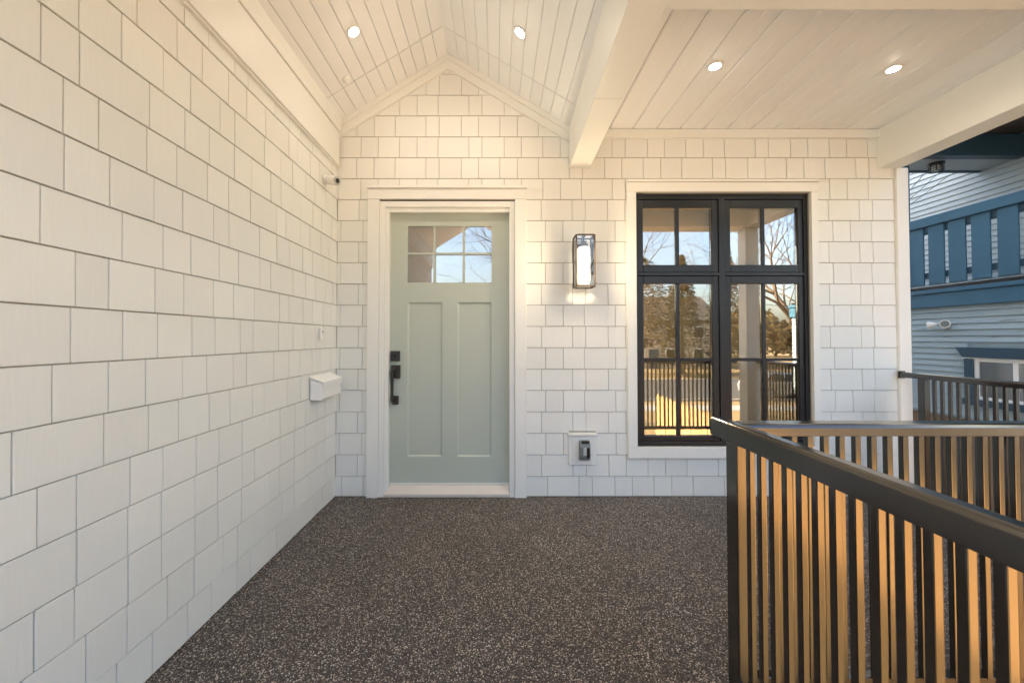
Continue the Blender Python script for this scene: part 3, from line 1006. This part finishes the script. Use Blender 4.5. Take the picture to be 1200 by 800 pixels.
# ------------------------------------------------------------------ rest of the house
hs_ = thing('house', 'white two storey house that the porch belongs to', 'house', (-4, 6, -2))
hb = MB()
hb.box(-9.0, XL - 0.152, CY0, YW + 0.15, -2.0, 7.2)
hb.box(-9.0, -1.32, YW + 0.151, 13.0, -2.0, 7.2)
hb.box(-1.3199, 3.455, 7.62, 13.0, -2.0, 7.2)
hb.box(-1.3199, 3.455, YW + 0.151, 7.615, 2.82, 7.2)
hb.box(-1.3199, 3.455, YW + 0.151, 7.615, -2.0, -0.102)
hb.box(3.4305, 3.470, YW + 0.1505, 7.61, -0.1, 2.815)
hb.build('wall', M['trim'], hs_)
rf = MB()
rf.prism([(-9.4, 7.21), (3.9, 7.21), (-2.7, 10.6)], CY0 - 0.4, 13.4, lambda p, q, t: (p, t, q))
rf.build('roof', M['roofing'], hs_)
pr = MB()
pr.prism([(AP_X, AP_Z + 0.06), (XL - 0.15, ceil_z(XL - 0.15) + 0.06), (XL - 0.15, ceil_z(XL - 0.15) + 0.2), (AP_X, AP_Z + 0.2)], CY0 - 0.2, YW, lambda p, q, t: (p, t, q))
pr.prism([(AP_X, AP_Z + 0.06), (0.80, ceil_z(0.80) + 0.06), (0.80, ceil_z(0.80) + 0.2), (AP_X, AP_Z + 0.2)], CY0 - 0.2, YW, lambda p, q, t: (p, t, q))
pr.box(0.801, 3.65, 1.30, YW, CEIL + 0.062, CEIL + 0.22)
pr.build('porch_roof', M['roofing'], hs_)

# ------------------------------------------------------------------ neighbour
GZ = -2.0
NX = 6.5
UX = 8.0
nh = thing('neighbour_house', 'old pale house with blue balcony next door', 'house', (NX, 6, GZ))
MB().box(NX + 0.06, 16, -2.0, 12.0, 0.20, 2.0).build('lower_wall', M['siding_worn'], nh)
MB().box(NX + 0.10, 16, -2.0, 12.0, GZ, 0.198).build('foundation', M['found'], nh)
MB().box(UX + 0.03, 16, -2.0, 12.0, 2.11, 7.0).build('upper_wall', M['siding'], nh)


def lap(parent, x0, ya, yb, z, h, m):
    return MB().prism([(x0 + 0.020, z + 0.004), (x0 - 0.006, z + 0.004), (x0 + 0.013, z + h), (x0 + 0.020, z + h)], ya, yb, lambda p, q, t: (p, t, q)).build('siding_board', m, parent)


WY0, WY1, WZ0, WZ1 = 4.35, 5.50, 0.50, 1.06
z = 0.235
i = 0
while z < 1.77:
    z2 = z + 0.0865
    if z2 > WZ0 - 0.06 and z < 1.20:
        lap(nh, NX + 0.042, 5.60, 12.0, z, 0.0855, M['siding_worn'])
        lap(nh, NX + 0.042, -2.0, 4.25, z, 0.0855, M['siding_worn'])
    else:
        lap(nh, NX + 0.042, -2.0, 12.0, z, 0.0855, M['siding_worn'])
    z = z2
z = 2.115
while z < 5.3:
    lap(nh, UX + 0.012, -2.0, 12.0, z, 0.094, M['siding']); z += 0.095
MB().box(NX - 0.02, NX + 0.0595, -2.0, 12.0, 1.785, 1.985).build('band_board', M['blue'], nh, bevel=0.004)
MB().box(NX - 0.05, NX + 0.055, -2.0, 12.0, 1.987, 2.045).build('band_cap', M['blue'], nh, bevel=0.006)
MB().box(NX + 0.03, UX + 0.0, -2.0, 12.0, 2.047, 2.100).build('balcony_deck', M['dark'], nh)
# balcony rail: wide boards nailed to two stringers
me = MB().box(-0.012, 0.012, -0.105, 0.105, 2.125, 2.995).mesh('railing_board', M['blue'], bevel=0.002)
y = 6.203
while y > 2.0:
    link('railing_board', me, nh, (NX, y, 0)).rotation_euler = (random.uniform(-.004, .004), 0, 0); y -= 0.2755
MB().box(NX - 0.055, NX + 0.075, 1.9, 6.36, 3.000, 3.14).build('balcony_rail', M['blue'], nh, bevel=0.006)
MB().box(NX + 0.0125, NX + 0.060, 1.9, 6.34, 2.90, 2.985).build('stringer', M['blue_dark'], nh)
MB().box(NX + 0.0125, NX + 0.060, 1.9, 6.34, 2.22, 2.31).build('stringer', M['blue_dark'], nh)
MB().box(NX - 0.045, NX + 0.055, 6.345, 6.445, 2.101, 4.06).build('balcony_post', M['blue'], nh, bevel=0.004)
# door and low window behind the boards
MB().box(UX - 0.03, UX + 0.01, 4.1, 5.0, 2.105, 3.0).build('balcony_door', M['blue_dark'], nh)
# balcony roof
SZ = 4.09
MB().box(NX - 0.25, UX + 0.01, 6.165, 6.60, SZ, SZ + 0.03).build('soffit', M['siding'], nh)
MB().box(NX - 0.25, UX + 0.01, 6.602, 6.66, SZ - 0.02, SZ + 0.35).build('fascia', M['blue_dark'], nh, bevel=0.003)
MB().box(NX - 0.25, 9.5, 6.02, 6.163, SZ - 0.01, SZ + 0.32).build('roof_beam', M['blue_dark'], nh, bevel=0.004)
nb_ = 0
yy = 1.0
while yy < 6.0:
    MB().box(NX - 0.5, 9.0, yy, yy + 0.172, SZ + 0.335, SZ + 0.36).build('roof_board', M['neigh_dark'], nh); yy += 0.18
MB().box(NX - 0.6, 9.0, 0.9, 6.8, SZ + 0.365, SZ + 0.5).build('balcony_roof', M['roofing'], nh)
MB().prism([(UX - 0.3, 7.0), (16.4, 7.0), (12, 9.8)], -2.4, 12.4, lambda p, q, t: (p, t, q)).build('roof', M['roofing'], nh)
# basement window
wf = MB().box(NX - 0.035, NX + 0.059, WY0 - 0.13, WY1 + 0.19, 1.062, 1.20)
wf.v = [(x_, (y_ + (0.09 if z_ < 1.1 and y_ > 5 else (-0.09 if z_ < 1.1 else 0)) * -1), z_) for x_, y_, z_ in wf.v]
wf.build('window_head', M['blue_dark'], nh, bevel=0.003)
MB().box(NX - 0.01, NX + 0.059, WY1 + 0.001, WY1 + 0.105, WZ0 - 0.0, 1.046).build('window_casing', M['blue_dark'], nh, bevel=0.003)
MB().box(NX - 0.01, NX + 0.059, WY0 - 0.105, WY0 - 0.001, WZ0 - 0.0, 1.046).build('window_casing', M['blue_dark'], nh, bevel=0.003)
MB().box(NX - 0.02, NX + 0.059, WY0 - 0.16, WY1 + 0.12, 1.047, 1.0605).build('head_flashing', M['white_plastic'], nh)
MB().box(NX - 0.03, NX + 0.059, WY0 - 0.16, WY1 + 0.12, WZ0 - 0.085, WZ0 - 0.002).build('window_sill', M['blue_dark'], nh, bevel=0.003)
bw = MB()
bw.box(NX + 0.01, NX + 0.055, WY1 - 0.045, WY1, WZ0, 1.045)
bw.box(NX + 0.01, NX + 0.055, WY0, WY0 + 0.045, WZ0, 1.045)
bw.box(NX + 0.01, NX + 0.055, WY0 + 0.0455, WY1 - 0.0455, WZ0, WZ0 + 0.04)
bw.box(NX + 0.01, NX + 0.055, WY0 + 0.0455, WY1 - 0.0455, 1.01, 1.045)
bw.box(NX + 0.012, NX + 0.055, 5.045, 5.09, WZ0 + 0.0405, 1.0095)
bw.box(NX + 0.012, NX + 0.055, 4.65, 4.69, WZ0 + 0.0405, 1.0095)
wb = bw.build('window', M['white_plastic'], nh, bevel=0.003)
for a, c_ in ((5.091, WY1 - 0.046), (4.691, 5.044), (WY0 + 0.046, 4.649)):
    MB().box(NX + 0.030, NX + 0.034, a, c_, WZ0 + 0.0405, 1.0095).build('pane', M['glass'], wb)
MB().box(NX + 0.045, NX + 0.0555, 5.34, WY1 - 0.046, WZ0 + 0.041, 1.009).build('curtain', M['curtain'], wb)
MB().box(NX + 0.0505, NX + 0.0575, WY0 + 0.046, 5.335, WZ0 + 0.041, 1.009).build('pane_backing', M['dark'], wb)  # black sheet added behind the glass to make the panes dark

# twin floodlight on the neighbour's wall
fl_ = thing('flood_light', 'twin headed white floodlight on the weathered siding of the house next door', 'floodlight', (NX, 5.85, 1.50))
MB().lathe([(0.055, 0), (0.055, 0.02), (0.03, 0.035)], 18, (NX + 0.04, 5.85, 1.50), (-1, 0, 0)).build('base', M['steel'], fl_, smooth=True)
for sy, dr_ in ((1, Vector((-0.35, 0.9, -0.12))), (-1, Vector((-0.75, -0.65, 0.0)))):
    dr_.normalize()
    p0 = Vector((NX + 0.005, 5.85 + sy * 0.02, 1.50)); p1 = p0 + Vector((-0.05, sy * 0.035, 0.03))
    hd = MB().lathe([(0.020, -0.01), (0.026, 0.02), (0.046, 0.06), (0.056, 0.085), (0.054, 0.090)], 20, p1, dr_).build('lamp_head', M['white_plastic'], fl_, smooth=True)
    MB().lathe([(0.046, 0.0905), (0.046, 0.093)], 18, p1, dr_).build('lens', M['grey_plastic'], hd)
    MB().tube(p0, p1, 0.013, 0.013, 10).build('arm', M['steel'], fl_)

# hanging light below the balcony soffit
FX, FY = 6.95, 6.32
hl = thing('porch_light', 'dark caged light under the balcony roof of the house next door', 'ceiling light', (FX, FY, SZ))
MB().lathe([(0.10, 0), (0.10, 0.02), (0.07, 0.03)], 22, (FX, FY, SZ - 0.001), (0, 0, -1)).build('canopy', M['dark'], hl, smooth=True)
MB().lathe([(0.05, 0.03), (0.058, 0.045), (0.058, 0.11), (0.03, 0.125)], 16, (FX, FY, SZ), (0, 0, -1)).build('glass', M['grey_light'], hl, smooth=True)
cg = MB()
for k in range(8):
    t = 2 * math.pi * k / 8
    p = Vector((FX + 0.085 * math.cos(t), FY + 0.085 * math.sin(t), SZ - 0.03))
    cg.tube(p, p + Vector((0, 0, -0.10)), 0.005, 0.005, 5)
for dz in (0.06, 0.095, 0.13):
    for k in range(12):
        t0 = 2 * math.pi * k / 12; t1 = 2 * math.pi * (k + 1) / 12
        cg.tube((FX + .085 * math.cos(t0), FY + .085 * math.sin(t0), SZ - dz), (FX + .085 * math.cos(t1), FY + .085 * math.sin(t1), SZ - dz), 0.005, 0.005, 5)
cg.build('cage', M['dark'], hl)
# service cables slanting down from the balcony roof
for i, (dz, lab) in enumerate(((0.0, 'uppermost of the dark cables slanting down beside the balcony siding'), (-0.10, 'middle of the dark cables slanting down beside the balcony siding'),
                               (-0.16, 'lowest of the dark cables slanting down beside the balcony siding'))):
    p0 = Vector((7.15 + i * 0.22, 6.70, SZ - 0.03)); p1 = Vector((6.70, 6.72, 3.55 + dz))
    pts = []
    for k in range(9):
        t = k / 8
        q_ = p0.lerp(p1, t); q_.z -= 0.008 * math.sin(math.pi * t); pts.append(q_)
    tag(MB().path(pts, 0.0045, 6).build('service_cable', M['cable']), lab, 'cable', 'service cables on the house next door')

# ------------------------------------------------------------------ yard and street
gm = MB().add([(-400, -400, GZ), (400, -400, GZ), (400, 400, GZ), (-400, 400, GZ)], [(0, 1, 2, 3)])
tag(gm.build('ground', M['lawn']), kind='structure')
tag(MB().box(-200, 200, -13.0, -11.6, GZ + 0.004, GZ + 0.02).build('pavement', M['concrete']), kind='structure')
tag(MB().add([(-200, -24.5, GZ + 0.006), (200, -24.5, GZ + 0.006), (200, -14.5, GZ + 0.006), (-200, -14.5, GZ + 0.006)], [(0, 1, 2, 3)]).build('road', M['asphalt']), kind='structure')
tag(MB().box(-200, 200, -14.5, -14.35, GZ, GZ + 0.12).box(-200, 200, -24.65, -24.5, GZ, GZ + 0.12).build('kerb', M['concrete']), kind='structure')
tag(MB().box(-8.0, 1.6, -11.59, -1.75, GZ + 0.003, GZ + 0.03).build('bounce_slab', M['bounce_concrete']), kind='structure')  # unseen slab added to bounce sunlight up to the porch ceiling
# cedar fence down the right side of the yard
fe = thing('yard_fence', 'golden cedar picket fence down the side of the front yard', 'fence', (5.0, -2.5, GZ))
pm = MB().prism([(-0.046, 0.05), (0.046, 0.05), (0.046, 1.50), (0.02, 1.57), (-0.02, 1.57), (-0.046, 1.50)], -0.01, 0.01, lambda p, q, t: (t, p, q)).mesh('picket', M['fence'])
y = 1.2
while y > -5.8:
    o = link('picket', pm, fe, (5.0 + random.uniform(-.006, .006), y, GZ + random.uniform(-.03, .03)))
    o.rotation_euler = (random.uniform(-.012, .012), 0, 0)
    y -= 0.103
for zz in (0.35, 1.25):
    MB().box(5.012, 5.055, -5.85, 1.25, GZ + zz, GZ + zz + 0.09).build('fence_rail', M['fence'], fe)
for yy in (1.2, -1.1, -3.4, -5.8):
    MB().box(5.056, 5.146, yy - 0.045, yy + 0.045, GZ, GZ + 1.5).build('fence_post', M['fence'], fe)


def bare_tree(name, label, base, height, seed, group):
    rnd = random.Random(seed)
    tr = thing(name, label, 'tree', base, group)
    trunk = MB(); crown = MB()

    def grow(p, d, r, ln_, depth):
        segs = 3
        q_ = Vector(p)
        dd_ = Vector(d)
        for i in range(segs):
            dd_ = (dd_ + Vector((rnd.uniform(-1, 1), rnd.uniform(-1, 1), rnd.uniform(-.6, 1))) * 0.10).normalized()
            n_ = q_ + dd_ * (ln_ / segs)
            r2 = r * (1 - 0.13)
            (trunk if depth < 2 else crown).tube(q_, n_, r, r2, 7 if depth < 2 else (4 if depth < 4 else 3), cap=False)
            q_ = n_; r = r2
            if depth and depth < 6 and i < segs - 1 and rnd.random() < 0.4:
                side = dd_.orthogonal().normalized()
                side.rotate(Matrix.Rotation(rnd.uniform(0, 6.283), 3, dd_))
                grow(q_, (dd_ * 0.75 + side * 0.7).normalized(), r * 0.55, ln_ * 0.55, depth + 1)
        if depth < 6 and r > 0.003:
            kk = 4 if depth < 1 else (3 if depth < 5 else 2)
            a0 = rnd.uniform(0, 6.283)
            for k in range(kk):
                side = dd_.orthogonal().normalized()
                side.rotate(Matrix.Rotation(a0 + k * 6.283 / kk + rnd.uniform(-.4, .4), 3, dd_))
                grow(q_, (dd_ * 0.8 + side * rnd.uniform(0.35, 0.75)).normalized(), r * rnd.uniform(0.6, 0.75), ln_ * rnd.uniform(0.66, 0.82), depth + 1)
    grow(base, (0, 0, 1), height * 0.019, height * 0.24, 0)
    trunk.build('trunk', M['bark'], tr)
    crown.build('crown', M['bark'], tr)


bare_tree('bare_tree', 'bare street tree with spreading limbs in front of the porch', (3.2, -9.0, GZ), 13, 3, 'bare trees along the street')
bare_tree('bare_tree', 'smaller bare street tree further along the kerb', (12.7, -9.2, GZ), 13.0, 11, 'bare trees along the street')


def conifer_mesh(h, r, seed, rounded=False):
    rnd = random.Random(seed)
    t = MB()
    for i in range(9000):
        u = rnd.random() ** (1.0 if rounded else 0.8)
        z_ = h * (0.06 + 0.94 * u)
        rr_ = r * (1 - u) ** 0.8 * (0.35 + 0.65 * rnd.random() ** 0.5) * (0.82 + 0.18 * math.sin(z_ * 7 + i % 5))
        if rounded:
            z_ = h * (0.25 + 0.75 * u)
            rr_ = r * math.sqrt(max(0.02, 1 - (2 * u - 1) ** 2)) * (0.3 + 0.7 * rnd.random() ** 0.5) * (0.8 + 0.25 * math.sin(i % 9 + z_ * 1.7))
        a = rnd.uniform(0, 6.283)
        c_ = Vector((math.cos(a) * rr_, math.sin(a) * rr_, z_ - rr_ * 0.25))
        s = rnd.uniform(0.07, 0.19)
        out = Vector((math.cos(a), math.sin(a), -0.35 + rnd.uniform(-.3, .3))) * s * 1.6
        sd_ = Vector((-math.sin(a), math.cos(a), rnd.uniform(-.5, .5))) * s * 0.6
        t.add([c_ - sd_, c_ + sd_, c_ + out], [(0, 1, 2)])
    return t


def conifer(label, base, h, r, seed):
    tr = thing('conifer_tree', label, 'tree', base, 'conifers across the street')
    link('crown', conifer_mesh(h, r, seed).mesh('crown', M['leaf']), tr, base)
    MB().tube(base, (base[0], base[1], base[2] + h * 0.8), 0.22, 0.04, 8).build('trunk', M['bark'], tr)


conifer('tall dark conifer across the street behind the parked car', (17, -30, GZ), 11, 3.0, 1)
bt = thing('broadleaf_tree', 'broad brown leaved tree at the far side of the street', 'tree', (12.2, -28, GZ))
link('crown', conifer_mesh(10.5, 3.6, 2, True).mesh('crown', M['brown_leaf']), bt, (12.2, -28, GZ))
MB().tube((12.2, -28, GZ), (12.2, -28, GZ + 7), 0.26, 0.08, 8).build('trunk', M['bark'], bt)
rnd_ = random.Random(5)
tl = MB()
for i in range(16000):
    x_ = rnd_.uniform(-60, 130); y_ = -66 + rnd_.uniform(-3, 3)
    top = 6.5 + 2.5 * math.sin(x_ * 0.31) + 1.5 * math.sin(x_ * 0.83 + 1) + 0.8 * math.sin(x_ * 2.1)
    z_ = GZ + top * rnd_.random() ** 0.7
    a = rnd_.uniform(0, 6.283); q_ = rnd_.uniform(0.4, 0.9)
    e1 = Vector((math.cos(a), math.sin(a), rnd_.uniform(-.4, .4))) * q_; e2 = Vector((rnd_.uniform(-.5, .5), rnd_.uniform(-.5, .5), 1)) * q_
    c_ = Vector((x_, y_, z_))
    tl.add([c_ - e1, c_ + e1, c_ + e2], [(0, 1, 2)])
tag(tl.build('far_treeline', M['brown_leaf']), kind='stuff')
conifer('slim conifer beside the cream house across the street', (21.5, -31, GZ), 13, 2.6, 4)
conifer('short conifer in front of the cream house across the street', (32, -31, GZ), 7, 2.6, 5)
conifer('conifer left of the cream house seen from the porch', (4, -31, GZ), 8, 2.6, 6)
# cream house across the street
ch = thing('cream_house', 'cream house with a dark gable roof across the street', 'house', (17, -41, GZ))
MB().box(10, 24, -46, -37, GZ, GZ + 5.2).build('wall', M['far_wall'], ch)
MB().prism([(-36.5, GZ + 5.21), (-46.5, GZ + 5.21), (-41.5, GZ + 8.3)], 9.5, 24.5, lambda p, q, t: (t, p, q)).build('roof', M['roofing'], ch)
for xx in (12, 15, 19, 22):
    for zz in (0.9, 3.3):
        f_ = MB().box(xx - 0.6, xx + 0.6, -37.0, -36.93, GZ + zz, GZ + zz + 1.3).build('window', M['white_plastic'], ch)
        MB().box(xx - 0.5, xx + 0.5, -36.925, -36.915, GZ + zz + 0.1, GZ + zz + 1.2).build('pane', M['dark'], f_)
MB().box(16.6, 17.6, -37.0, -36.92, GZ, GZ + 2.1).build('door', M['blue_dark'], ch)

# parked car on the street
cr_ = thing('parked_car', 'silver hatchback parked at the kerb beyond the yard', 'car', (16.0, -15.6, GZ))
cx0, cyc = 16.0, -15.6
side = [(-2.05, 0.30), (2.0, 0.30), (2.1, 0.55), (2.0, 0.80), (1.05, 0.95), (-1.95, 0.98), (-2.1, 0.7)]
MB().prism(side, -0.86, 0.86, lambda p, q, t: (cx0 + p, cyc + t, GZ + q)).build('body', M['car_paint'], cr_, bevel=0.05, segs=2, smooth=True)
roofp = [(1.0, 0.93), (0.35, 1.42), (-1.1, 1.46), (-1.85, 0.96)]
cbn = MB().prism(roofp, -0.70, 0.70, lambda p, q, t: (cx0 + p, cyc + t * (1 if q < 1.2 else 0.88), GZ + q)).build('cabin', M['car_paint'], cr_, bevel=0.04, segs=2, smooth=True)
for s in (-1, 1):
    MB().prism([(0.72, 0.99), (0.28, 1.34), (-0.35, 1.37), (-0.35, 0.99)], 0.0, 0.012, lambda p, q, t: (cx0 + p, cyc + s * (0.704 - (q - .93) * 0.16 + t), GZ + q)).build('side_window', M['dark'], cbn)
    MB().prism([(-0.43, 0.99), (-0.43, 1.37), (-1.05, 1.38), (-1.5, 0.99)], 0.0, 0.012, lambda p, q, t: (cx0 + p, cyc + s * (0.704 - (q - .93) * 0.16 + t), GZ + q)).build('side_window', M['dark'], cbn)
    for xx in (-1.3, 1.3):
        wh = MB().lathe([(0.20, -0.11), (0.31, -0.10), (0.325, -0.05), (0.325, 0.05), (0.31, 0.10), (0.20, 0.11)], 24, (cx0 + xx, cyc + s * 0.78, GZ + 0.325), (0, 1, 0)).build('wheel', M['tyre'], cr_, smooth=True)
        MB().lathe([(0.19, 0), (0.17, 0.02), (0.05, 0.03)], 18, (cx0 + xx, cyc + s * 0.8905, GZ + 0.325), (0, s, 0)).build('rim', M['steel'], wh)
    MB().lathe([(0.09, 0), (0.08, 0.03)], 14, (cx0 + 2.03, cyc + s * 0.62, GZ + 0.68), (1, 0, 0)).build('headlight', M['headlamp'], cr_)
